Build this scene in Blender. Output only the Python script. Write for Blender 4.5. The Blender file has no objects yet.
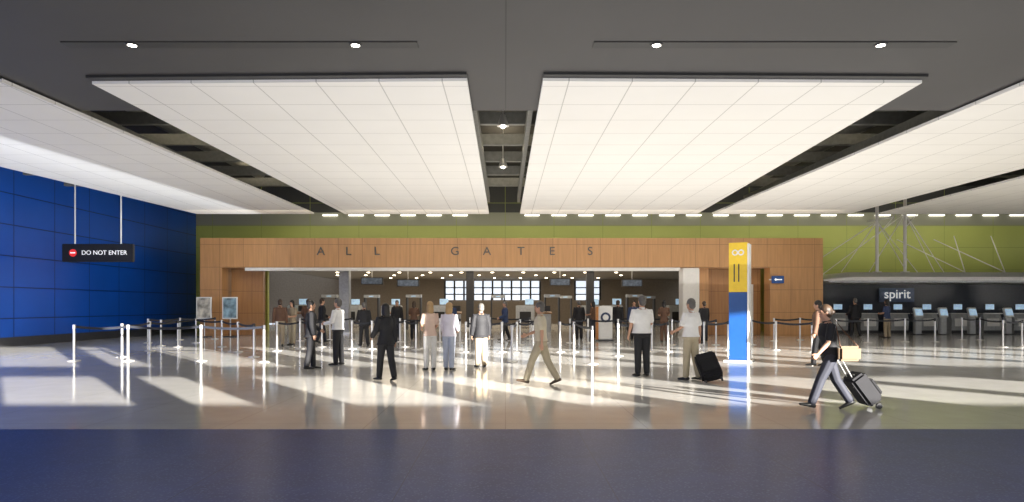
import bpy, bmesh, math, random
from mathutils import Vector, Matrix, Quaternion
random.seed(4)
F=683.0; CX=505.0; HY=306.0; H=1.55
S=bpy.context.scene; COL=S.collection
S.view_settings.view_transform='Standard'
def FP(px,py):
    d=F*H/(py-HY); return Vector(((px-CX)*d/F,d,0))
def WD(px,py,d): return Vector(((px-CX)*d/F,d,H+(HY-py)*d/F))
def WZ(px,py,z):
    d=F*(z-H)/(HY-py); return Vector(((px-CX)*d/F,d,z))
# ---------------- materials
def nm(name):
    m=bpy.data.materials.new(name); m.use_nodes=True
    return m,m.node_tree.nodes,m.node_tree.links,m.node_tree.nodes['Principled BSDF']
_mc={}
def mat(name,c,rough=.5,metal=0,var=.12,scale=8,emit=0,coat=0):
    if name in _mc: return _mc[name]
    m,N,L,b=nm(name)
    tc=N.new('ShaderNodeTexCoord'); no=N.new('ShaderNodeTexNoise'); no.inputs['Scale'].default_value=scale
    L.new(tc.outputs['Object'],no.inputs['Vector'])
    cr=N.new('ShaderNodeValToRGB'); L.new(no.outputs['Fac'],cr.inputs['Fac'])
    cr.color_ramp.elements[0].position=.3; cr.color_ramp.elements[1].position=.7
    cr.color_ramp.elements[0].color=(c[0]*(1-var),c[1]*(1-var),c[2]*(1-var),1)
    cr.color_ramp.elements[1].color=(min(1,c[0]*(1+var)),min(1,c[1]*(1+var)),min(1,c[2]*(1+var)),1)
    L.new(cr.outputs['Color'],b.inputs['Base Color'])
    b.inputs['Roughness'].default_value=rough; b.inputs['Metallic'].default_value=metal
    if coat: b.inputs['Coat Weight'].default_value=coat
    if emit:
        b.inputs['Emission Color'].default_value=(c[0],c[1],c[2],1); b.inputs['Emission Strength'].default_value=emit
    _mc[name]=m; return m
def gridmat(name,c,seam,axes,sizes,width,rough=.5,metal=0,var=.08,nscale=(1,1,1),off=(0,0),speck=None,bands=None,ior=1.5):
    m,N,L,b=nm(name)
    tc=N.new('ShaderNodeTexCoord'); sp=N.new('ShaderNodeSeparateXYZ'); L.new(tc.outputs['Object'],sp.inputs[0])
    def M(op,a,bb=None):
        n=N.new('ShaderNodeMath'); n.operation=op
        for i,v in enumerate((a,bb)):
            if v is None: continue
            if isinstance(v,(int,float)): n.inputs[i].default_value=v
            else: L.new(v,n.inputs[i])
        return n.outputs[0]
    fac=None
    for ax,sz,of in zip(axes,sizes,off):
        f=M('FRACT',M('DIVIDE',M('ADD',sp.outputs[ax],of),sz))
        l=M('LESS_THAN',f,width/sz)
        fac=l if fac is None else M('MAXIMUM',fac,l)
    mp=N.new('ShaderNodeMapping'); mp.inputs['Scale'].default_value=nscale; L.new(tc.outputs['Object'],mp.inputs[0])
    no=N.new('ShaderNodeTexNoise'); no.inputs['Scale'].default_value=1.0; no.inputs['Detail'].default_value=5; L.new(mp.outputs[0],no.inputs['Vector'])
    cr=N.new('ShaderNodeValToRGB'); L.new(no.outputs['Fac'],cr.inputs['Fac'])
    cr.color_ramp.elements[0].position=.3; cr.color_ramp.elements[1].position=.7
    cr.color_ramp.elements[0].color=tuple(x*(1-var) for x in c)+(1,)
    cr.color_ramp.elements[1].color=tuple(min(1,x*(1+var)) for x in c)+(1,)
    out=cr.outputs['Color']
    if speck:
        vo=N.new('ShaderNodeTexVoronoi'); vo.inputs['Scale'].default_value=speck[0]; L.new(tc.outputs['Object'],vo.inputs['Vector'])
        k=M('LESS_THAN',vo.outputs['Distance'],speck[1])
        mx=N.new('ShaderNodeMixRGB'); L.new(k,mx.inputs[0]); L.new(out,mx.inputs[1]); mx.inputs[2].default_value=speck[2]+(1,); out=mx.outputs[0]
    if bands:
        for z,colr in bands:
            k=M('GREATER_THAN',sp.outputs[2],z)
            mx=N.new('ShaderNodeMixRGB'); L.new(k,mx.inputs[0]); L.new(out,mx.inputs[1]); mx.inputs[2].default_value=colr+(1,); out=mx.outputs[0]
    mx=N.new('ShaderNodeMixRGB'); L.new(fac,mx.inputs[0]); L.new(out,mx.inputs[1]); mx.inputs[2].default_value=seam+(1,)
    L.new(mx.outputs[0],b.inputs['Base Color'])
    b.inputs['Roughness'].default_value=rough; b.inputs['Metallic'].default_value=metal; b.inputs['IOR'].default_value=ior
    return m
M_floor=gridmat('terrazzo_light',(.68,.665,.63),(.54,.52,.48),(0,1),(1.8,1.8),.012,rough=.10,var=.05,nscale=(2,2,2),speck=(60,.22,(.60,.58,.54)))
M_blue=gridmat('terrazzo_blue',(.016,.040,.20),(.010,.022,.11),(0,1),(1.8,1.8),.01,rough=.28,var=.15,nscale=(3,3,3),off=(.9,.2),speck=(30,.30,(.06,.10,.30)),ior=1.22)
M_tile=gridmat('ceiling_tile',(.82,.805,.77),(.50,.49,.46),(0,1),(1.2,1.2),.022,rough=.6,var=.02,nscale=(.6,.6,.6))
M_soffit=gridmat('charcoal_soffit',(.040,.038,.039),(.010,.010,.010),(0,),(40,),.025,rough=.55,var=.08,nscale=(.5,.5,.5))
M_bluewall=gridmat('blue_metal_panel',(.006,.085,.46),(.002,.02,.13),(1,2),(2.4,1.2),.045,rough=.28,var=.10,nscale=(.4,.4,.4),off=(0,.15))
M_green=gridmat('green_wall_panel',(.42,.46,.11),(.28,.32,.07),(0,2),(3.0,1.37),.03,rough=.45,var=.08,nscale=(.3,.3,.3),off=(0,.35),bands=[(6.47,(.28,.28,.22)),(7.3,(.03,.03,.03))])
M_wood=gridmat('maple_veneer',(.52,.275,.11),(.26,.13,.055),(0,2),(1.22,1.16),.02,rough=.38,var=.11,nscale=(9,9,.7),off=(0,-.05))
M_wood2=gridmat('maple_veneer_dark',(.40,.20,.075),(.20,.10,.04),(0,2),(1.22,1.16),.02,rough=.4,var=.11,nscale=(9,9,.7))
M_upper=mat('roof_deck_dark',(.035,.033,.03),.8)
M_steel=mat('painted_grey_steel',(.24,.24,.22),.5,.0)
M_black=mat('matte_black',(.012,.012,.013),.5)
M_dark=mat('dark_grey',(.04,.04,.045),.5)
M_white=mat('white_paint',(.78,.77,.74),.35,var=.03)
M_chrome=mat('satin_steel',(.72,.71,.69),.28,.7,var=.05)
M_grey=mat('silver_grey_laminate',(.40,.41,.42),.35,.2)
M_navy=mat('navy_panel',(.02,.035,.09),.4)
M_yellow=mat('sign_yellow',(.85,.58,.03),.35,var=.04)
M_signblue=mat('sign_blue',(.01,.07,.27),.35,var=.04)
M_red=mat('sign_red',(.7,.03,.03),.4,var=.03,emit=.6)
M_lampwhite=mat('lamp_lens',(1,.93,.78),.3,emit=14,var=0)
M_hall=mat('hall_lamp_lens',(1,.85,.62),.3,emit=10,var=0)
M_strip=mat('strip_lens',(1,.95,.85),.3,emit=2.5,var=0)
M_sky=mat('daylight_glazing',(.75,.85,1),.2,emit=1.0,var=.25,scale=.8)
M_txt=mat('sign_text_white',(.9,.9,.9),.4,emit=.5,var=0)
M_letter=mat('brushed_letter',(.10,.09,.08),.35,.3)
M_screen=mat('screen_glow',(.35,.5,.65),.2,emit=.6,var=.4,scale=5)
M_belt=mat('belt_webbing',(.012,.014,.022),.6)
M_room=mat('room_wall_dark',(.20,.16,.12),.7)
# ---------------- mesh helpers
def fin(name,bm,m,parent=None,loc=None,smooth=False):
    me=bpy.data.meshes.new(name); bmesh.ops.recalc_face_normals(bm,faces=bm.faces); bm.to_mesh(me); bm.free()
    if m: me.materials.append(m)
    if smooth:
        for p in me.polygons: p.use_smooth=True
    o=bpy.data.objects.new(name,me); COL.objects.link(o)
    if parent: o.parent=parent
    if loc is not None: o.location=loc
    return o
def bbox(bm,c,s,bev=0,mtx=None):
    r=bmesh.ops.create_cube(bm,size=1)
    vs=r['verts']
    for v in vs: v.co=Vector((v.co.x*s[0]+c[0],v.co.y*s[1]+c[1],v.co.z*s[2]+c[2]))
    if bev:
        es=list({e for v in vs for e in v.link_edges})
        r2=bmesh.ops.bevel(bm,geom=es,offset=bev,segments=2,affect='EDGES'); 
    if mtx:
        for v in bm.verts: v.co=mtx@v.co
def box(name,c,s,m,parent=None,bev=0):
    bm=bmesh.new(); bbox(bm,(0,0,0),s,bev); return fin(name,bm,m,parent,Vector(c))
def boxw(name,x0,x1,y0,y1,z0,z1,m,parent=None):
    bm=bmesh.new(); bbox(bm,((x0+x1)/2,(y0+y1)/2,(z0+z1)/2),(x1-x0,y1-y0,z1-z0)); return fin(name,bm,m,parent)
def struct(o): o['kind']='structure'; return o
def top(o,label,cat,group=None):
    o['label']=label; o['category']=cat
    if group: o['group']=group
    return o
def empty(name,loc=(0,0,0),rz=0):
    e=bpy.data.objects.new(name,None); e.empty_display_size=.2; COL.objects.link(e); e.location=loc; e.rotation_euler=(0,0,rz); return e
def tube(bm,pts,rads,side=None,n=10,cap=True):
    pts=[Vector(p) for p in pts]; rads=[(r,r) if isinstance(r,(int,float)) else r for r in rads]
    rings=[]
    T=[]
    for i in range(len(pts)):
        a=pts[max(0,i-1)]; b=pts[min(len(pts)-1,i+1)]; T.append((b-a).normalized())
    P=list(zip(pts,rads,T))
    if cap:
        p,r,t=P[0]; P.insert(0,(p-t*min(r)*.6,(r[0]*.7,r[1]*.7),t))
        p,r,t=P[-1]; P.append((p+t*min(r)*.6,(r[0]*.7,r[1]*.7),t))
    for p,r,t in P:
        s=Vector(side) if side else (Vector((1,0,0)) if abs(t.x)<.8 else Vector((0,1,0)))
        u=(s-t*s.dot(t)).normalized(); v=t.cross(u)
        rings.append([bm.verts.new(p+u*r[0]*math.cos(2*math.pi*k/n)+v*r[1]*math.sin(2*math.pi*k/n)) for k in range(n)])
    for a,b in zip(rings,rings[1:]):
        for k in range(n): bm.faces.new((a[k],a[(k+1)%n],b[(k+1)%n],b[k]))
    bm.faces.new(rings[0][::-1]); bm.faces.new(rings[-1])
def cyl(name,p0,p1,r,m,parent=None,n=12,r1=None):
    p0=Vector(p0);p1=Vector(p1); bm=bmesh.new(); tube(bm,[Vector((0,0,0)),p1-p0],[r,r if r1 is None else r1],n=n,cap=False)
    return fin(name,bm,m,parent,p0,smooth=False)
def ell(bm,c,r,seg=14,mt=None):
    m=Matrix.Translation(Vector(c))@Matrix.Diagonal((r[0],r[1],r[2],1))
    if mt: m=mt@m
    bmesh.ops.create_uvsphere(bm,u_segments=seg,v_segments=seg-4,radius=1,matrix=m)
def text(name,s,size,m,parent=None,loc=(0,0,0),rot=(math.pi/2,0,0),ext=.01,align='CENTER',sx=1):
    cu=bpy.data.curves.new('t','FONT'); cu.body=s; cu.size=size; cu.extrude=ext; cu.align_x=align; cu.align_y='CENTER'
    o=bpy.data.objects.new('t',cu); COL.objects.link(o)
    dg=bpy.context.evaluated_depsgraph_get(); me=bpy.data.meshes.new_from_object(o.evaluated_get(dg))
    bpy.data.objects.remove(o); me.materials.clear(); me.materials.append(m)
    for v in me.vertices: v.co.x*=sx
    q=bpy.data.objects.new(name,me); COL.objects.link(q); q.parent=parent; q.location=loc; q.rotation_euler=rot
    return q
def quad_slab(name,c4,z0,z1,m,parent=None):
    bm=bmesh.new(); a=[bm.verts.new((p.x,p.y,z0)) for p in c4]; b=[bm.verts.new((p.x,p.y,z1)) for p in c4]
    bm.faces.new(a); bm.faces.new(b)
    for i in range(4): bm.faces.new((a[i],a[(i+1)%4],b[(i+1)%4],b[i]))
    return fin(name,bm,m,parent)
# ---------------- room shell
DB=42.0; XL=-19.0
struct(boxw('floor',-19.3,75,8.6,64,-.2,0,M_floor))
struct(boxw('floor.001',-19.3,75,-3.3,8.598,-.2,0,M_blue))
struct(boxw('wall_left',XL-.3,XL,-3,DB,0,9,M_bluewall))
struct(boxw('baseboard_left',XL,XL+.04,-3,DB,0,.35,M_dark))
PX0=(200-CX)*35/F; PX1=(823-CX)*35/F
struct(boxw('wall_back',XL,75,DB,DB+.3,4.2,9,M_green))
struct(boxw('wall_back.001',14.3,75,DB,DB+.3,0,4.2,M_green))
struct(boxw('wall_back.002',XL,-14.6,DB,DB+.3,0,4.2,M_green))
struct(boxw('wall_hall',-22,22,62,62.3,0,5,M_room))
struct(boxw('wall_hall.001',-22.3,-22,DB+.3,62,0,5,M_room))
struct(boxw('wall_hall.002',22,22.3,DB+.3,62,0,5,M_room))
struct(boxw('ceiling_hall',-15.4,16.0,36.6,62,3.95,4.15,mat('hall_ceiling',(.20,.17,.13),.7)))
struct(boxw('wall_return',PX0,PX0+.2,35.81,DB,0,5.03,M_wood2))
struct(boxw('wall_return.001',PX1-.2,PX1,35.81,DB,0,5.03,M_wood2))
SZ=5.9; SE=15.2
struct(boxw('ceiling',-19,75,-3,SE,SZ,SZ+.4,M_soffit))
struct(boxw('ceiling.001',-19,75,SE,DB,9,9.3,M_upper))
struct(boxw('wall_upstand',-19,75,SE-.2,SE,SZ+.4,9,M_upper))
bmr=bmesh.new(); 
def rb(x0,x1,z0,z1): bbox(bmr,((x0+x1)/2,-3.15,(z0+z1)/2),(x1-x0,.3,z1-z0))
rb(-19,80,0,2.75); rb(-19,80,3.65,4.1); rb(-19,80,5.8,12)
x=-19
while x<80:
    rb(x,x+random.uniform(.5,1.5),2.75,5.8); x+=random.choice([1.9,2.6,3.6,4.6])
struct(fin('wall_rear_mask',bmr,mat('rear_mask',(.55,.53,.5),.6)))  # unseen wall, openings shaped to cut the sun into floor patches
# ---------------- suspended ceiling clouds
PZ=5.8
def cloud(pts,label):
    c4=[WZ(a,b,PZ) for a,b in pts]
    e=empty('ceiling_cloud',(0,0,0)); top(e,label,'ceiling panel','suspended white ceiling clouds')
    quad_slab('tile_panel',c4,PZ,PZ+.07,M_tile,e)
    a,b=c4[0],c4[1]
    quad_slab('shadow_reveal',[Vector((a.x,a.y-.2,0)),Vector((b.x,b.y-.2,0)),Vector((b.x,b.y-.002,0)),Vector((a.x,a.y-.002,0))],SZ-.045,SZ,M_black,e)  # black strip stands in for the shadow in the gap above the panel
    quad_slab('support_rail',[c4[0]+Vector((.15,.1,0)),c4[1]+Vector((-.15,.1,0)),c4[2]+Vector((-.15,-.1,0)),c4[3]+Vector((.15,-.1,0))],PZ+.071,PZ+.099,M_dark,e)
    return e
LB="large flat white tiled acoustic ceiling cloud under the dark soffit"
cloud([(92,84),(467,81),(489,214),(345,214)],LB)
cloud([(543,81),(922,83),(697,214),(520,214)],LB)
cloud([(-352,82),(2,82),(314,214),(197,214)],"white tiled ceiling cloud beside the blue panelled wall")
cloud([(1030,82),(1356,82),(850,213.5),(712,214)],LB)
cloud([(1400,82),(2600,82),(1500,214),(880,214)],"white tiled ceiling cloud above the ticket counters")
for i,y in enumerate([17,19.5,22,24.5,27,29.5]):
    o=box('roof_beam',(28,y,6.9),(94,.18,.35),M_steel); top(o,'long grey steel beam under the dark roof deck','beam','roof cross beams')
for xx in (-10.8,-.75,.62,11.0):
    o=box('roof_girder',(xx,23.3,6.45),(.12,16,.3),M_steel); top(o,'lengthwise grey steel rail above a ceiling gap','beam','lengthwise roof rails')
for xx in (-11.5,12.2):
    o=cyl('air_duct',(xx,16,7.8),(xx,32,7.8),.3,M_steel,n=20); top(o,'round grey ventilation duct under the roof','duct','roof ducts')
for px,py in ((503,121),(503,163)):
    p=WZ(px,py,6.15); e=empty('pendant_lamp',(p.x,p.y,6.0)); top(e,'small silver pendant lamp in the ceiling gap','lamp','gap pendant lamps')
    cyl('stem',(0,0,.3),(0,0,3.0),.02,M_chrome,e)
    cyl('lamp_shade',(0,0,.02),(0,0,.3),.15,M_chrome,e,r1=.06,n=16)
    bm=bmesh.new(); ell(bm,(0,0,0),(.07,.07,.06)); fin('bulb',bm,M_lampwhite,e,(0,0,.03),True)
for x0,x1,dl in ((65,418,(131,355)),(593,952,(657,882))):
    a=WZ(x0,44.5,SZ); b=WZ(x1,44.5,SZ); y=a.y
    e=empty('ceiling_light_slot',((a.x+b.x)/2,y,SZ)); top(e,'long black recessed slot with two glowing downlights in charcoal soffit','light','soffit light slots')
    box('slot_channel',(0,0,-.008),(b.x-a.x,.26,.014),M_black,e)
    for q in dl:
        px=WZ(q,43,SZ).x-(a.x+b.x)/2
        cyl('downlight',(px,-.03,-.03),(px,-.03,-.016),.07,M_lampwhite,e,n=20)
        bm=bmesh.new()
        tube(bm,[(0,0,0),(0,0,-.03)],[.11,.10],n=20,cap=False); fin('lamp_ring',bm,M_dark,e,(px,-.03,-.0151),True).scale=(1,1,.45)
for px in list(range(330,480,26))+list(range(532,1030,27)):
    p=WD(px,215.2,DB-.1); o=box('strip_light',(p.x,DB-.07,p.z),(.9,.14,.07),M_strip); top(o,'short glowing linear light along top of the green wall','light','green wall strip lights')
# ---------------- wood portal
P=empty('wood_portal',((PX0+PX1)/2,35,0)); top(P,'wide maple veneer portal around the security entrance with metal lettering','portal')
def pw(name,x0,x1,y0,y1,z0,z1,m):
    o=boxw(name,x0,x1,y0,y1,z0,z1,m,P); o.location=-P.location; return o
def X35(px): return (px-CX)*35/F
pw('fascia',PX0,PX1,35,35.8,3.52,5.03,M_wood)
pw('left_pier',PX0,X35(222),35,35.8,0,3.518,M_wood)
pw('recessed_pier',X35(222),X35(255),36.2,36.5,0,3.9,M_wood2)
pw('right_pier',X35(770),PX1,35,35.8,0,3.518,M_wood)
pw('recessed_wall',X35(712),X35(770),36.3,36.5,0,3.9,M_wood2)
pw('recessed_wall',X35(697),X35(712),35.6,36.5,0,3.518,M_wood)
pw('header_strip',X35(245),X35(680),34.98,35.4,3.36,3.515,M_white)
pw('door_leaf',X35(748),X35(762),36.23,36.29,0,2.7,M_white)
for ch,px in zip('ALLGATES',(321,348.5,377,455,487,521,552,590)):
    text('letter',ch,.60,M_letter,P,Vector((X35(px)-P.location.x,-.03,H+(306-251.5)*35/F)),ext=.03,sx=1.05)
def column(px,w,d,m,lab,z1=3.5):
    X=(px-CX)*d/F; e=empty('column',(X,d,0)); top(e,lab,'column')
    box('shaft',(0,0,z1/2),(w,w,z1),m,e,bev=.03); box('base_plate',(0,0,.06),(w+.08,w+.08,.12),M_chrome,e)
column(689,.85,35.45,M_white,'square white column beside the wood portal opening',3.5)
column(345,.55,38,M_grey,'slim grey column inside the security entrance',3.9)
column(470,.5,46,M_dark,'dark column inside the security hall',3.9)
column(590,.5,46,M_dark,'dark column inside the security hall',3.9)
e=empty('blade_sign',(X35(777),34.9,2.9)); top(e,'small blue directional sign on the wood wall','sign')
box('panel',(0,0,0),(.62,.06,.38),M_signblue,e,bev=.01); box('bracket',(-.36,.05,0),(.14,.04,.06),M_chrome,e)
box('arrow_bar',(.05,-.035,0),(.3,.012,.05),M_txt,e); box('arrow_head',(-.12,-.035,0),(.1,.012,.1),M_txt,e).rotation_euler=(0,math.pi/4,0)
# ---------------- DO NOT ENTER sign
d=27.5; a=WD(63,262,d); b=WD(134,244,d)
e=empty('hanging_sign',((a.x+b.x)/2,d,a.z)); top(e,'black hanging sign reading DO NOT ENTER on two white rods','sign')
w=b.x-a.x; h=b.z-a.z
box('panel',(0,0,h/2),(w,.15,h),M_black,e,bev=.02)
for px in (75,121):
    X=(px-CX)*d/F-(a.x+b.x)/2; cyl('suspension_rod',(X,0,h),(X,0,9-a.z),.03,M_white,e)
cyl('no_entry_disc',(-.98,-.09,h/2),(-.98,-.075,h/2),.15,M_red,e,n=24)
box('disc_bar',(-.98,-.095,h/2),(.2,.01,.05),M_txt,e)
text('lettering','DO NOT ENTER',.25,M_txt,e,(.28,-.085,h/2),ext=.006,sx=1.0)
# ---------------- pylon
p=FP(739,361); e=empty('pylon_sign',p,rz=math.radians(-28)); top(e,'tall yellow and blue pylon sign standing on the terrazzo','sign')
s=F/p.y; Ht=(361-243)/s
box('base_plate',(0,0,.02),(.75,.62,.04),M_chrome,e,bev=.005)
box('lower_panel',(0,0,.04+.95),(.50,.34,1.9),M_signblue,e,bev=.01)
box('upper_panel',(0,0,1.94+(Ht-1.94)/2),(.50,.34,Ht-1.94),M_yellow,e,bev=.01)
box('side_fin',(.275,0,Ht/2),(.05,.36,Ht-.08),M_white,e)
for k in (-.08,.08):
    bm=bmesh.new()
    n=20; 
    vo=[];vi=[]
    for i in range(n):
        t=2*math.pi*i/n; vo.append(bm.verts.new((.085*math.cos(t),0,.085*math.sin(t)))); vi.append(bm.verts.new((.05*math.cos(t),0,.05*math.sin(t))))
    for i in range(n): bm.faces.new((vo[i],vo[(i+1)%n],vi[(i+1)%n],vi[i]))
    fin('ring_emblem',bm,M_white,e,(k,-.175,Ht-.28))
for i in range(2):
    box('text_line',(-.1+.12*i,-.173,Ht-.85),(.03,.006,.5),M_dark,e)
# ---------------- right: canopy, masts, ticket counters
cd=36.0
c0=WD(824,281,cd)
e=empty('counter_canopy',(c0.x+10,cd,c0.z)); top(e,'thin white canopy over the ticket counters','canopy')
bm=bmesh.new()
prof=[(0,0),(0,.22),(.8,.50),(.8+4.2,.50),(5,0)]
x0,x1=-10,22
def ring(xx,sc): return [bm.verts.new((xx,y,z*sc)) for y,z in prof]
r0=ring(x0,.35); r1=ring(x0+1.6,1); r2=ring(x1,1)
for A,B in ((r0,r1),(r1,r2)):
    for i in range(5): bm.faces.new((A[i],A[(i+1)%5],B[(i+1)%5],B[i]))
bm.faces.new(r0); bm.faces.new(r2)
fin('canopy_slab',bm,M_white,e)
box('front_lip',(6,-.02,-.03),(31.5,.08,.1),M_grey,e)
ctop=c0.z+.5
for px,ptop in ((877,205),(905,197)):
    md=37.2; X=(px-CX)*md/F; zt=min(WD(px,ptop,md).z,8.9)-ctop
    e=empty('canopy_mast',(X,md,ctop)); top(e,'white steel mast with tension cables standing on the ticket canopy','mast','canopy masts')
    cyl('pole',(0,0,0),(0,0,zt),.085,M_white,e); cyl('base_plate',(0,0,0),(0,0,.06),.22,M_white,e,n=16)
    zc=zt-.9
    for dx in (-3.3,-1.8,1.8,3.8):
        cyl('cable',(0,0,zc),(dx,.3 if abs(dx)<2 else 2.5,0.04),.026,M_white,e,n=6)
    cyl('cross_arm',(-.5,0,zc),(.9,0,zc+.25),.04,M_white,e,n=8); cyl('brace',(0,0,zc-.8),(.9,0,zc+.25),.025,M_white,e,n=8)
for px in (965,1005):
    md=37.5; X=(px-CX)*md/F
    e=empty('canopy_strut',(X,md,ctop+.04)); top(e,'thin angled white struts rising from the ticket canopy','strut','canopy struts')
    cyl('rod',(0,0,0),(-1.9,3.2,2.1),.03,M_white,e,n=8); cyl('rod',(0,0,0),(1.5,3.2,2.3),.03,M_white,e,n=8)
struct(boxw('wall_counter',PX1+.2,75,41.4,41.9,0,3.3,mat('counter_back_wall',(.022,.028,.045),.35)))
e=empty('airline_sign',(WD(897,295,41.2).x,41.2,WD(897,295,41.2).z)); top(e,'blue wall sign with white lowercase lettering reading spirit','sign')
box('panel',(0,.05,0),(2.1,.12,.85),mat('sign_slate_blue',(.06,.10,.2),.4),e,bev=.02); text('lettering','spirit',.78,M_txt,e,(0,-.03,.04),ext=.01)
def desk(px,yy=39.3):
    X=(px-CX)*yy/F; e=empty('checkin_desk',(X,yy,0)); top(e,'silver grey check-in desk with monitor and keypad shelf','desk','row of check-in desks')
    bm=bmesh.new()
    pr=[(-.35,0),(-.42,.75),(-.28,1.1),(.35,1.1),(.35,0)]
    A=[bm.verts.new((-.5,y,z)) for y,z in pr];B=[bm.verts.new((.5,y,z)) for y,z in pr]
    for i in range(5): bm.faces.new((A[i],A[(i+1)%5],B[(i+1)%5],B[i]))
    bm.faces.new(A); bm.faces.new(B)
    fin('body',bm,M_grey,e)
    box('counter_top',(0,0,1.12),(1.12,.85,.04),M_chrome,e,bev=.008)
    box('kick_plate',(0,-.36,.08),(.98,.04,.16),M_dark,e)
    box('monitor',(.12,.05,1.50),(.55,.05,.36),M_dark,e,bev=.01); box('screen',(.12,.02,1.50),(.49,.012,.30),M_screen,e)
    cyl('monitor_stand',(.12,.08,1.14),(.12,.08,1.4),.03,M_dark,e)
    box('front_panel',(0,-.43,.62),(.7,.03,.45),M_white,e,bev=.01).rotation_euler=(-.09,0,0)
    return e
for px in (836,866,896,925,956,988,1018,1048): desk(px)
def kiosk(px,yy=37.0):
    X=(px-CX)*yy/F; e=empty('self_service_kiosk',(X,yy,0)); top(e,'slim silver self-service check-in kiosk with angled screen','kiosk','self-service kiosks')
    box('base_plate',(0,0,.02),(.5,.5,.04),M_dark,e); box('pedestal',(0,.05,.5),(.34,.25,.95),M_grey,e,bev=.03)
    o=box('head',(0,0,1.2),(.48,.14,.55),M_chrome,e,bev=.03); o.rotation_euler=(-.35,0,0)
    o=box('screen',(0,-.085,1.22),(.38,.02,.36),M_screen,e); o.rotation_euler=(-.35,0,0)
for px in (918,943,972,1008,): kiosk(px)
e=empty('information_stand',FP(605,341)); top(e,'white stand with round dial panel and wood side near the queue','stand')
box('body',(0,0,.8),(.62,.35,1.5),M_white,e,bev=.05); cyl('round_panel',(0,-.2,1.05),(0,-.17,1.05),.22,M_navy,e,n=24); cyl('round_centre',(0,-.21,1.05),(0,-.2,1.05),.13,M_white,e,n=24)
box('foot',(0,0,.03),(.7,.45,.06),M_dark,e); box('side_panel',(-.36,0,.8),(.1,.3,1.45),mat('orange_wood',(.5,.2,.05),.4),e)
for px,c in ((204,(.45,.42,.35)),(230,(.2,.3,.35))):
    p=FP(px,337); e=empty('poster_stand',(p.x,p.y,0)); top(e,'framed poster on a metal floor stand beside the wood pier','poster','poster stands')
    box('frame',(0,0,1.45),(.76,.06,1.1),M_white,e,bev=.01)
    box('poster_sheet',(0,-.035,1.45),(.64,.012,.98),mat('poster_%d'%px,c,.5,var=.8,scale=3),e)
    cyl('post',(0,.05,.03),(0,.05,.95),.03,M_chrome,e); box('foot',(0,.05,.02),(.6,.4,.04),M_dark,e)
# ---------------- security hall content
wl=[(445,540),(575,600)]
k=0
for a,b in wl:
    k+=1
    xa=(a-CX)*61.9/F; xb=(b-CX)*61.9/F; za=WD(0,300,61.9).z; zb=WD(0,281,61.9).z
    e=empty('window_%d'%k,((xa+xb)/2,61.9,(za+zb)/2)); struct(e)
    struct(box('glazing',(0,0,0),(xb-xa,.04,zb-za),M_sky,e))
    n=int((xb-xa)/.8)
    for i in range(n+1): struct(box('mullion',(-(xb-xa)/2+i*(xb-xa)/n,-.05,0),(.16,.08,zb-za),M_black,e))
    struct(box('transom',(0,-.05,.25),(xb-xa,.07,.1),M_black,e)); struct(box('transom',(0,-.05,-.35),(xb-xa,.07,.1),M_black,e))
def detector(px,d):
    X=(px-CX)*d/F; e=empty('metal_detector',(X,d,0)); top(e,'dark walk-through metal detector arch','metal detector','security detectors')
    for s_ in (-1,1): box('side_panel',(s_*.45,0,1.05),(.1,.6,2.1),M_dark,e,bev=.02)
    box('header',(0,0,2.2),(1.0,.6,.2),M_grey,e,bev=.02); box('indicator_light',(0,-.31,2.2),(.3,.02,.06),M_screen,e)
for px,d in ((330,45),(372,46),(414,45),(498,47),(552,44),(565,50),(634,44),(648,51)): detector(px,d)
def xray(px,d):
    X=(px-CX)*d/F; e=empty('xray_machine',(X,d,0)); top(e,'grey baggage x-ray machine with conveyor','x-ray machine','security x-ray machines')
    box('housing',(0,0,1.05),(1.3,1.6,1.1),M_grey,e,bev=.05); box('conveyor',(0,0,.45),(.9,4,.12),M_dark,e); box('tunnel_curtain',(0,-.82,.85),(.8,.03,.6),M_black,e)
    for s_ in (-1,1): box('leg',(s_*.4,-1.8,.2),(.06,.06,.4),M_chrome,e)
    box('monitor',(.3,-.2,1.85),(.6,.06,.4),M_screen,e); cyl('monitor_arm',(.3,-.15,1.6),(.3,-.15,1.85),.03,M_dark,e)
for px,d in ((300,48),(352,50),(392,49),(440,48),(525,49),(590,50),(612,47),(675,48)): xray(px,d)
for px,py,w,h in ((372,281,1.4,.45),(408,283,1.4,.45),(560,282,1.3,.45),(632,283,1.3,.45)):
    p=WD(px,py,43); e=empty('hanging_monitor',p); top(e,'dark monitor hung from the hall ceiling','monitor','hall monitors')
    box('panel',(0,0,0),(w,.1,h),M_dark,e,bev=.01); cyl('rod',(0,0,h/2),(0,0,3.95-p.z),.02,M_chrome,e); box('screen',(0,-.055,0),(w*.9,.012,h*.8),mat('dim_screen',(.08,.10,.13),.3,emit=.3,var=.6,scale=6),e)
for j,y in enumerate((38,41,44.5,48.5,53,58)):
    for i in range(11):
        X=-13+i*2.2+(j%2)*1.1
        if X>10: continue
        o=cyl('hall_downlight',(X,y,3.91),(X,y,3.949),.11,M_hall,n=12); top(o,'small round warm glowing downlight in the hall ceiling','light','hall downlights')
for px in (300,395,455,545,640):
    X=(px-CX)*41/F; e=empty('document_podium',(X,41,0)); top(e,'slim wood and steel document check podium','podium','document podiums')
    box('cabinet',(0,0,.55),(.7,.5,1.1),M_grey,e,bev=.02); o=box('sloped_top',(0,0,1.15),(.8,.6,.05),M_wood2,e); o.rotation_euler=(.15,0,0)
    box('computer',(.1,.1,1.4),(.45,.05,.32),M_dark,e); cyl('computer_stand',(.1,.1,1.15),(.1,.1,1.3),.02,M_dark,e)
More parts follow.
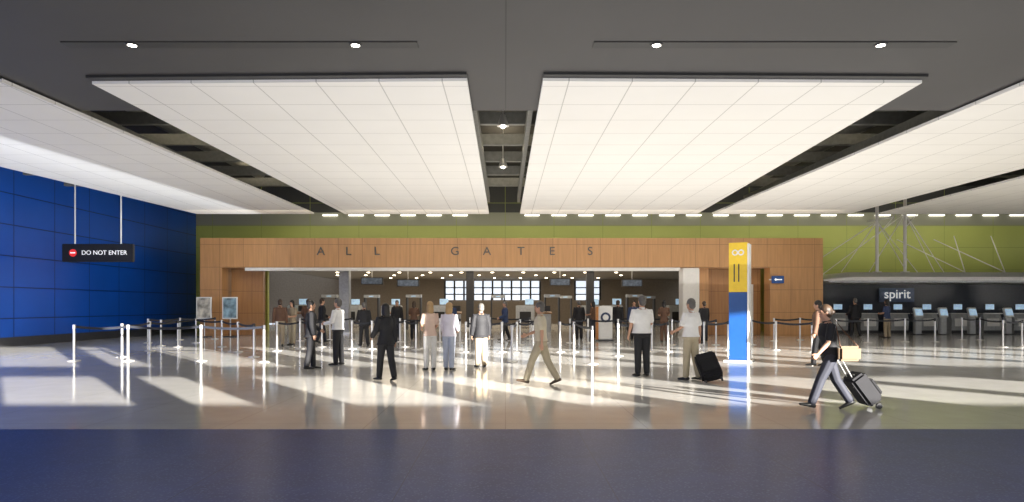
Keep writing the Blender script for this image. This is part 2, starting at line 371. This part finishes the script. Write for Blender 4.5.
# ---------------- stanchions
def stanchion(p,nxt=None,lab='silver queue stanchion post with retractable dark belt'):
    e=empty('stanchion',p); top(e,lab,'stanchion','queue barrier posts')
    bm=bmesh.new(); tube(bm,[(0,0,0),(0,0,.015),(0,0,.04)],[.17,.17,.05],n=18,cap=False); fin('base',bm,M_chrome,e,None,True)
    cyl('pole',(0,0,.03),(0,0,.93),.033,M_chrome,e,n=12); cyl('belt_cassette',(0,0,.90),(0,0,1.02),.043,M_dark if nxt is None else M_chrome,e,n=12)
    if nxt is not None:
        v=nxt-p; L=v.length; an=math.atan2(v.y,v.x)
        bm=bmesh.new(); seg=8
        top_=[];bot=[]
        for i in range(seg+1):
            t=i/seg; sag=.05*4*t*(1-t); q=.045+(L-.09)*t
            top_.append(bm.verts.new((q,0,1.0-sag))); bot.append(bm.verts.new((q,0,.93-sag)))
        for i in range(seg): bm.faces.new((top_[i],top_[i+1],bot[i+1],bot[i]))
        o=fin('belt',bm,M_belt,e); o.rotation_euler=(0,0,an)
rows=[[(74,361),(128,361),(201,361),(264,362)],[(122,357),(150,351),(178,347)],[(161,346),(196,343),(222,347),(238,352),(254,357)],
[(277,351),(300,349),(322,347)],[(148,343),(180,340),(215,339)],[(352,349),(372,349),(405,347),(416,350)],[(360,343),(400,342),(440,342),(460,343)],
[(466,352),(502,352),(517,352),(533,352)],[(512,362),(520,345),(545,343)],[(560,352),(574,352),(592,364)],[(570,343),(588,343),(618,344),(640,344)],[(618,356),(652,352),(668,352)],
[(672,345),(700,345),(716,345)],[(704,352),(728,350)],[(752,345),(776,350),(812,352)],[(774,341),(800,340),(826,340)],
[(836,344),(868,343),(905,342),(935,342)],[(962,340),(980,340),(1003,347),(1022,347)],[(300,341),(330,340),(352,339.5)],[(470,339),(490,339),(530,339)],[(600,338),(640,338),(668,339)]]
for r in rows:
    P_=[FP(*q) for q in r]
    for i,q in enumerate(P_): stanchion(q,P_[i+1] if i+1<len(P_) else None)
# ---------------- people
def solid(bm,voxel,it=2):
    me=bpy.data.meshes.new('tmp'); bmesh.ops.recalc_face_normals(bm,faces=bm.faces); bm.to_mesh(me); bm.free()
    o=bpy.data.objects.new('tmp',me); COL.objects.link(o)
    r=o.modifiers.new('r','REMESH'); r.mode='VOXEL'; r.voxel_size=voxel
    s=o.modifiers.new('s','SMOOTH'); s.factor=.5; s.iterations=it
    dg=bpy.context.evaluated_depsgraph_get(); m2=bpy.data.meshes.new_from_object(o.evaluated_get(dg))
    bpy.data.objects.remove(o); bpy.data.meshes.remove(me)
    for p in m2.polygons: p.use_smooth=True
    return m2
def V(*a): return Vector(a)
HIPZ=.93
def make_person(pose,style,vox=.010):
    fem=style.get('fem',0); fat=style.get('fat',1.0); lean=pose.get('lean',0)
    R=Matrix.Rotation(-lean,4,'X')
    def Lp(p): 
        p=Vector(p); return (R@(p-V(0,0,HIPZ)))+V(0,0,HIPZ)
    sw=.165 if fem else .19
    legs=[]
    for sd,(s_,k_) in zip((-1,1),pose['legs']):
        hip=V(sd*.088,0,.92); kn=hip+V(sd*.005,math.sin(s_),-math.cos(s_))*.43
        a=s_-k_; an=kn+V(0,math.sin(a),-math.cos(a))*.41
        pitch=max(0,-a*.9-.1) if k_>.25 or a<-.25 else 0
        if a>.15: pitch=-.22
        fd=V(sd*.12,math.cos(pitch),-math.sin(pitch)).normalized(); up=V(0,math.sin(pitch),math.cos(pitch))
        legs.append((hip,kn,an,fd,up))
    arms=[]
    for sd,(s_,ab,el,inn) in zip((-1,1),pose['arms']):
        sh=Lp(V(sd*sw,0,1.42)); dr=V(sd*math.sin(ab),math.sin(s_)*math.cos(ab),-math.cos(s_)*math.cos(ab))
        eb=sh+dr*.29; f=s_+el; fd=V(sd*math.sin(ab)*.5-sd*inn,math.sin(f),-math.cos(f)).normalized(); wr=eb+fd*.25
        arms.append((sh,eb,wr,fd,sd))
    hw=1.0 if not fem else .93
    prof=[(.84,.10,.085,0),(.90,.165*(1.04 if fem else 1),.115,-.005),(.97,.162,.118,0),(1.05,.15*hw*hw,.108,0),(1.15,.142*hw*hw,.105,0),(1.27,.165*hw,.122+(.012 if fem else 0),.006),(1.36,.172*hw,.115,.004),(1.42,.16*hw,.092,0),(1.46,.10,.07,-.003),(1.49,.06,.058,-.002),(1.57,.052,.056,.008)]
    def torso(bm,z0,z1,inf,flare=0):
        pr=[q for q in prof if z0<=q[0]<=z1]
        if flare: pr=[(z0-.02,pr[0][1]+flare if pr[0][0]>.88 else .17+flare,.125+flare,0)]+[q for q in pr if q[0]>.88]
        rings=[]; n=20
        for z,rx,ry,yo in pr:
            fx=fat if .85<z<1.4 else 1
            rx=(rx*fx+inf); ry=(ry*(1+(fx-1)*1.8)+inf); yo=yo+(fx-1)*.05
            rings.append([bm.verts.new(Lp(V(rx*math.cos(2*math.pi*k/n),yo+ry*math.sin(2*math.pi*k/n),z))) for k in range(n)])
        for a,b in zip(rings,rings[1:]):
            for k in range(n): bm.faces.new((a[k],a[(k+1)%n],b[(k+1)%n],b[k]))
        bm.faces.new(rings[0][::-1]); bm.faces.new(rings[-1])
    HC=Lp(V(0,.012,1.635)); yaw=pose.get('yaw',0); HM=Matrix.Translation(HC)@Matrix.Rotation(yaw,4,'Z')@Matrix.Rotation(-lean*.5+pose.get('nod',0),4,'X')
    out={}
    bm=bmesh.new()
    torso(bm,.80,1.60,0)
    for hip,kn,an,fd,up in legs:
        tube(bm,[hip,hip.lerp(kn,.4),kn,kn.lerp(an,.3),an,],[.085,.078,.055,.056,.036])
        tube(bm,[an-fd*.04-up*.045,an+fd*.08-up*.05,an+fd*.17-up*.06],[(.035,.03),(.04,.028),(.035,.018)])
    tips=[]
    for sh,eb,wr,fd,sd in arms:
        tube(bm,[Lp(V(sd*.10,0,1.43)),sh,sh.lerp(eb,.35),eb,eb.lerp(wr,.3),wr],[.05,.055,.047,.037,.037,.025])
        nrm=V(-sd,0,0); nrm=(nrm-fd*nrm.dot(fd)).normalized(); wv=fd.cross(nrm)*(1 if sd>0 else -1)
        if wv.y<0 and abs(wv.y)>abs(wv.z): wv=-wv
        tube(bm,[wr,wr+fd*.04,wr+fd*.09],[(.026,.018),(.038,.016),(.038,.014)],side=wv)
        g=pose.get('grip',.5)
        for i,(o_,ln) in enumerate(((.029,.072),(.010,.08),(-.010,.074),(-.029,.058))):
            b0=wr+fd*.085+wv*o_; b1=b0+(fd*math.cos(g)+nrm*math.sin(g))*ln*.5; b2=b1+(fd*math.cos(2.2*g)+nrm*math.sin(2.2*g))*ln*.5
            tube(bm,[b0,b1,b2],[.0095,.009,.008],n=8)
        t0=wr+fd*.03+wv*.03; t1=t0+(wv*.7+fd*.7)*.035+nrm*.01; tube(bm,[t0,t1,t1+(fd*.9+nrm*.4)*.03],[.012,.011,.009],n=8)
        tips.append(wr+fd*.10+nrm*.02)
    ell(bm,(0,-.004,.012),(.076,.094,.108),mt=HM); ell(bm,(0,.026,-.062),(.052,.062,.052),mt=HM)
    tube(bm,[HM@V(0,.088,.012),HM@V(0,.108,-.022),HM@V(0,.09,-.028)],[.008,.013,.010],n=8)
    ell(bm,(0,.078,.03),(.05,.016,.012),mt=HM)
    for sd in (-1,1): ell(bm,(sd*.078,-.005,-.005),(.01,.018,.03),mt=HM)
    out['body']=(solid(bm,vox,1),'skin')
    for nme,sd in (('eye',-1),('eye',1)):
        bm=bmesh.new(); ell(bm,(sd*.03,.089,.008),(.011,.007,.007),8,HM); me=bpy.data.meshes.new('eye'); bm.to_mesh(me); bm.free(); out[nme+str(sd)]=(me,'eye')
    bm=bmesh.new(); ell(bm,(0,.089,-.055),(.022,.006,.006),8,HM); me=bpy.data.meshes.new('mouth'); bm.to_mesh(me); bm.free(); out['mouth']=(me,'lip')
    if style.get('hair','short')!='none':
        bm=bmesh.new(); ell(bm,(0,-.018,.036),(.089,.103,.106),mt=HM); ell(bm,(0,-.05,-.02),(.082,.066,.085),mt=HM)
        if style.get('hair')=='long':
            ell(bm,(0,-.06,-.09),(.085,.055,.14),mt=HM); 
            for sd in (-1,1): ell(bm,(sd*.072,-.01,-.06),(.022,.04,.10),mt=HM)
        if style.get('hair')=='bun': ell(bm,(0,-.12,.0),(.045,.045,.045),mt=HM); ell(bm,(0,-.02,-.005),(.088,.07,.07),mt=HM)
        out['hair']=(solid(bm,vox,2),'hair')
    bm=bmesh.new(); torso(bm,.83,1.0,.012)
    if style.get('bottom')=='skirt':
        zz=style.get('skirtz',.5); n=20
        rs=[(1.0,.165,.125),(.9,.19,.14),(.75,.19,.15),(zz,.21,.17)]
        rr=[[bm.verts.new(V(a*math.cos(2*math.pi*k/n),b*math.sin(2*math.pi*k/n),z)) for k in range(n)] for z,a,b in rs]
        for a,b in zip(rr,rr[1:]):
            for k in range(n): bm.faces.new((a[k],a[(k+1)%n],b[(k+1)%n],b[k]))
        bm.faces.new(rr[0]); bm.faces.new(rr[-1][::-1])
    else:
        bag=style.get('bag',.012)
        for hip,kn,an,fd,up in legs:
            ed=an-(an-kn).normalized()*.005
            tube(bm,[hip,hip.lerp(kn,.4),kn,kn.lerp(ed,.35),ed],[.095+bag*.5,.088+bag*.6,.068+bag,.066+bag,.056+bag])
    out['skirt' if style.get('bottom')=='skirt' else 'trousers']=(solid(bm,vox,2),'bottom')
    bm=bmesh.new(); kind=style.get('top','shirt'); inf={'shirt':.016,'jacket':.028,'tee':.014}[kind]
    z0={'shirt':.96,'jacket':.84,'tee':.90}[kind]
    torso(bm,z0,1.47,inf,flare={'shirt':.012,'jacket':.035,'tee':.012}[kind])
    sl=style.get('sleeve','long')
    for sh,eb,wr,fd,sd in arms:
        k=inf-.002
        if sl=='long': tube(bm,[Lp(V(sd*.10,0,1.42)),sh,sh.lerp(eb,.4),eb,eb.lerp(wr,.4),wr.lerp(eb,.05)],[.05+k,.055+k,.05+k,.044+k,.040+k,.034+k])
        elif sl=='short': tube(bm,[Lp(V(sd*.10,0,1.42)),sh,sh.lerp(eb,.4),sh.lerp(eb,.75)],[.05+k,.055+k,.052+k,.056+k])
    out['jacket' if kind=='jacket' else 'shirt']=(solid(bm,vox,2),'top')
    bm=bmesh.new(); tube(bm,[Lp(V(0,-.002,1.455)),Lp(V(0,.002,1.50))],[(.075,.072),(.062,.064)],n=16,cap=False); me=bpy.data.meshes.new('c'); bm.to_mesh(me); bm.free(); out['collar']=(me,'top')
    for i,(hip,kn,an,fd,up) in enumerate(legs):
        bm=bmesh.new()
        tube(bm,[an-fd*.055-up*.045,an+fd*.02-up*.04,an+fd*.11-up*.052,an+fd*.19-up*.062],[(.038,.035),(.046,.042),(.048,.030),(.038,.020)],side=(1,0,0))
        tube(bm,[an-up*.03,an+up*.015],[.045,.045]); out['shoe%d'%i]=(solid(bm,vox*.8,1),'shoe')
    zmin=min(v.co.z for k in ('shoe0','shoe1') for v in out[k][0].vertices)
    zmax=max(v.co.z for k in ('body','hair') if k in out for v in out[k][0].vertices)
    return out,zmin,zmax,tips
def place_person(built,base,height,heading,mats,label,group=None):
    out,zmin,zmax,tips=built; sc=height/(zmax-zmin)
    e=empty('person',base,heading); e.scale=(sc,)*3; top(e,label,'person',group)
    for k,(me,mk) in out.items():
        nme=k.rstrip('01-') if not k=='body' else k
        me2=me.copy(); me2.materials.clear(); me2.materials.append(mats[mk])
        o=bpy.data.objects.new(nme,me2); COL.objects.link(o); o.parent=e; o.location=(0,0,-zmin)
    M=Matrix.Translation(base)@Matrix.Rotation(heading,4,'Z')@Matrix.Scale(sc,4)
    return e,[M@(t-V(0,0,zmin)) for t in tips]
def cm(n,c,r=.75): return mat('cloth_'+n,c,r,var=.04,scale=10)
skinA=mat('skin_tan',(.52,.29,.19),.5,var=.04)
eyeM=mat('eye_dark',(.02,.015,.01),.2); lipM=mat('lips',(.40,.14,.11),.5)
hairs={'black':mat('hair_black',(.015,.012,.01),.5),'brown':mat('hair_brown',(.05,.028,.015),.5),'blond':mat('hair_blond',(.42,.27,.12),.5),'grey':mat('hair_grey',(.12,.11,.10),.5)}
C={'black':cm('black',(.012,.012,.015)),'white':cm('white',(.82,.81,.79)),'beige':cm('beige',(.58,.51,.38)),'khaki':cm('khaki',(.42,.36,.25)),'pink':cm('pink_beige',(.64,.47,.38)),
'lav':cm('lavender',(.74,.70,.78)),'jeans':cm('light_jeans',(.46,.50,.60)),'offw':cm('offwhite',(.76,.74,.70)),'tan':cm('tan',(.32,.26,.18)),'bagtan':cm('bag_tan',(.15,.10,.055)),'dkj':cm('dark_jeans',(.02,.022,.035)),'brown':cm('brown',(.12,.06,.035)),'shoeb':mat('shoe_black',(.01,.01,.01),.35),'shoet':mat('shoe_tan',(.08,.05,.03),.5),'blueshirt':cm('blue',(.03,.05,.12))}
def MM(topc,bot,hair='brown',skin=skinA,shoe='shoeb'): return {'skin':skin,'eye':eyeM,'lip':lipM,'hair':hairs[hair],'bottom':C[bot],'top':C[topc],'shoe':C[shoe]}
def pp(px,fy,ty,pose,style,mats,heading,label,vox=.010):
    b=FP(px,fy); s=(fy-HY)/H; h=(fy-ty)/s
    return place_person(make_person(pose,style,vox),b,h,math.radians(heading),mats,label)
st=[(.04,.04),(-.04,.02)]
hang=[(.05,.14,.15,0),(.0,.14,.18,0)]
fold=[(.15,.16,1.35,.45),(.15,.16,1.3,.45)]
pp(311,369,300,dict(legs=[(.1,.05),(-.1,.08)],arms=[(.1,.15,.9,.2),(.0,.18,.2,0)],yaw=-.2),dict(top='jacket',hair='short'),MM('black','black','black'),-70,'person in black suit standing, one forearm raised, talking')
pp(338,365,298,dict(legs=[(.04,.04),(-.05,.04)],arms=[(.2,.15,1.2,.3),(.05,.14,.3,0)]),dict(top='shirt',hair='short',fat=1.08),MM('white','black','grey'),75,'person in white shirt and black trousers standing in conversation')
pp(386,381,303,dict(legs=[(.22,.08),(-.18,.15)],arms=[(.2,.2,.8,.2),(-.15,.15,.2,0)],lean=.03),dict(top='jacket',hair='long',fem=1),MM('black','black','black',skinA),40,'person with dark hair in black jacket and trousers, stepping')
pp(430,370,301,dict(legs=st,arms=[(.15,.14,1.1,.3),(.1,.12,.9,.3)]),dict(top='tee',hair='long',fem=1,sleeve='short'),MM('pink','offw','blond'),25,'person with blond hair, beige top and white trousers standing')
pp(449,370,302,dict(legs=[(.03,.03),(-.06,.03)],arms=[(.1,.12,.4,.1),(.15,.16,1.0,.3)]),dict(top='tee',hair='long',fem=1,fat=1.06),MM('lav','jeans','blond'),-15,'person in pale lavender top and light jeans standing')
pp(481,367,303,dict(legs=st,arms=hang),dict(top='jacket',hair='short',bottom='trousers',bag=.02),MM('black','tan','grey'),20,'person in black jacket and tan trousers standing')
pp(541,385,301,dict(legs=[(.42,.12),(-.30,.22)],arms=[(-.25,.12,.25,0),(.3,.12,.9,.1)],lean=.03),dict(top='shirt',hair='short',sleeve='short'),MM('beige','khaki','grey',shoe='shoet'),78,'person in beige shirt and khaki trousers walking in mid-stride')
pp(642,376,295,dict(legs=[(.03,.03),(-.04,.03)],arms=[(.05,.2,.25,0),(.2,.18,1.0,.4)]),dict(top='shirt',hair='short',fat=1.22,sleeve='short'),MM('white','black','grey'),12,'heavyset person in white shirt and black trousers seen from behind')
p9,t9=pp(691,380,298,dict(legs=[(.10,.05),(-.10,.12)],arms=[(.25,.12,.9,.1),(-.12,.18,.2,0)],grip=.9),dict(top='shirt',hair='short',fat=1.15,sleeve='short'),MM('white','khaki','grey'),35,'person in white shirt and khaki trousers holding a suitcase handle')
pp(818,366,300,dict(legs=[(.15,.05),(-.15,.12)],arms=hang),dict(top='jacket',hair='short'),MM('brown','black','black'),60,'person in dark clothes walking by the queue belts')
p11,t11=pp(830,410,304,dict(legs=[(.46,.10),(-.32,.25)],arms=[(.25,.15,.5,0),(-.55,.16,.10,0)],lean=.10,grip=.9),dict(top='tee',hair='bun',fem=1,sleeve='short'),MM('black','dkj','brown'),88,'person in black top and dark jeans striding, pulling a wheeled bag',vox=.009)
def luggage(foot,hand,L,w,t,label,rzside):
    ax=(hand-foot); Lf=ax.length; z=ax.normalized(); x=Vector(rzside); x=(x-z*x.dot(z)).normalized(); y=z.cross(x)
    e=empty('suitcase',foot); M=Matrix((x,y,z)).transposed(); e.rotation_mode='QUATERNION'; e.rotation_quaternion=M.to_quaternion(); top(e,label,'suitcase')
    box('shell',(0,0,.06+L/2),(w,t,L),mat('luggage_nylon',(.010,.010,.013),.85),e,bev=.04)
    box('front_pocket',(0,-t/2-.02,.06+L*.4),(w*.8,.05,L*.55),mat('luggage_pocket',(.008,.008,.010),.9),e,bev=.015)
    for s_ in (-1,1):
        cyl('wheel',(s_*w*.38-.015,0,.0),(s_*w*.38+.015,0,.0),.045,M_dark,e,n=16)
        cyl('handle_rod',(s_*.08,t*.2,.06+L),(s_*.08,t*.2*0.2,Lf),.008,M_chrome,e,n=8)
    cyl('handle_grip',(-.09,.0,Lf),(.09,.0,Lf),.014,M_black,e,n=10); box('top_handle',(0,0,.07+L),(.18,.03,.03),M_black,e,bev=.01)
f=FP(714,383); f.z=.05
luggage(f,t9[1],.60,.42,.26,'black upright wheeled suitcase with extended metal handle',(1,-.35,0))
f=FP(874,408); f.z=.05
luggage(f,t11[1],.50,.36,.25,'black wheeled carry-on bag tilted behind a walking person',(0,1,0))
b11=p11.location
e=empty('tote_bag',(b11.x+.15,b11.y-.27,.86)); top(e,'tan shoulder tote bag carried by a walking person','bag')
box('pouch',(0,0,.0),(.32,.11,.22),C['bagtan'],e,bev=.035)
bm=bmesh.new(); tube(bm,[(-.13,0,.1),(-.15,.04,.30),(-.16,.10,.49),(-.05,.05,.32),(.13,0,.1)],[.01]*5,n=6); fin('strap',bm,C['brown'],e,None,True)
B=[make_person(dict(legs=st,arms=hang),dict(top='shirt',hair='short'),.016),
   make_person(dict(legs=[(.2,.05),(-.2,.15)],arms=[(.2,.15,.9,.2),(-.1,.15,.2,0)]),dict(top='jacket',hair='short'),.016),
   make_person(dict(legs=st,arms=fold),dict(top='tee',hair='long',fem=1,sleeve='short'),.016)]
BP=[(280,346,299,0,'brown','tan',20),(292,345,300,2,'tan','khaki',160),(322,343,298,1,'black','dkj',-60),(308,340,299,1,'brown','brown',10),(364,347,302,1,'black','black',30),
(397,339,300,0,'black','dkj',190),(414,340,301,2,'brown','black',0),(505,341,301,1,'blueshirt','black',100),(579,340,300,0,'black','black',10),(593,338,301,2,'brown','dkj',60),
(618,340,300,1,'black','black',-40),(634,340.5,300,0,'blueshirt','black',170),(664,342,300,2,'brown','brown',0),(855,337,298,1,'black','black',10),(887,338,299,2,'blueshirt','tan',30),(704,341,301,0,'black','dkj',20),(451,339,301,0,'blueshirt','black',180)]
for px,fy,ty,k,tc,bc,hd in BP:
    b=FP(px,fy); s=(fy-HY)/H
    lab={'black':'distant person in black clothes standing at the checkpoint','brown':'distant person in brown top standing at the checkpoint','tan':'distant person in tan top queueing','blueshirt':'distant person in dark blue shirt standing'}[tc]
    place_person(B[k],b,(fy-ty)/s,math.radians(hd),MM(tc,bc,random.choice(['black','brown','grey'])),lab)
# ---------------- lights
w=bpy.data.worlds.new('World'); S.world=w; w.use_nodes=True
w.node_tree.nodes['Background'].inputs[0].default_value=(.80,.88,1,1); w.node_tree.nodes['Background'].inputs[1].default_value=1.0
def light(kind,name,loc,energy,color=(1,1,1),size=1,size_y=None,direc=None,spot=None):
    l=bpy.data.lights.new(name,kind); l.energy=energy; l.color=color
    if kind=='AREA':
        l.size=size
        if size_y: l.shape='RECTANGLE'; l.size_y=size_y
    elif kind=='POINT': l.shadow_soft_size=size
    o=bpy.data.objects.new(name,l); COL.objects.link(o); o.location=loc
    if direc: o.rotation_euler=Vector(direc).to_track_quat('-Z','Y').to_euler()
    return o
sun=light('SUN','sun',(0,-10,20),32,(1,.95,.87),direc=(-.6,.8,-.16)); sun.data.angle=.008
light('AREA','rear_fill',(2,-2.5,3.5),1250,(1,.97,.94),40,4,direc=(0,1,.05))  # added fill behind the camera, stands for window light and bounce
up=(0.0001,0,1)
light('AREA','ceiling_fill',(4,21.5,2.7),1250,(1,.97,.94),46,21,direc=up)  # added light without a fixture, brightens the ceiling clouds from below
light('AREA','soffit_fill',(4,5,2.7),280,(1,.97,.95),46,11,direc=up)  # dimmer fixtureless fill, added to lift the charcoal soffit
light('AREA','blue_wall_fill',(-12,22,4),350,(.9,.95,1),22,3,direc=(-1,.1,0))  # fill added to brighten the blue panels, no lamp hangs here
light('AREA','hall_light',(-2,50,3.8),1500,(1,.86,.66),22,16,direc=(0,0,-1))
light('AREA','portal_fill',(0,30,5.5),200,(1,.84,.62),30,.5,direc=(0,.75,-.45))  # warm fill added for the portal wood, not a fitted lamp
light('AREA','green_fill',(8,37.5,6.6),440,(1,.95,.7),44,.5,direc=(0,1,-.1))  # fill added to lighten the green wall
light('AREA','counter_fill',(24,38,3.0),350,(1,.95,.85),14,1,direc=(0,.1,-1))
for xx in (-10.5,0,12.0):
    for yy in (20,29): light('POINT','roof_fill',(xx,yy,8.2),90,(1,.85,.6),.4)
# ---------------- camera
cam=bpy.data.cameras.new('Camera'); cam.sensor_width=36; cam.lens=F/1024*36; cam.shift_x=7/1024; cam.shift_y=55/1024; cam.clip_end=300
co=bpy.data.objects.new('Camera',cam); COL.objects.link(co); co.location=(0,0,H); co.rotation_euler=(math.pi/2,0,0)
S.camera=co
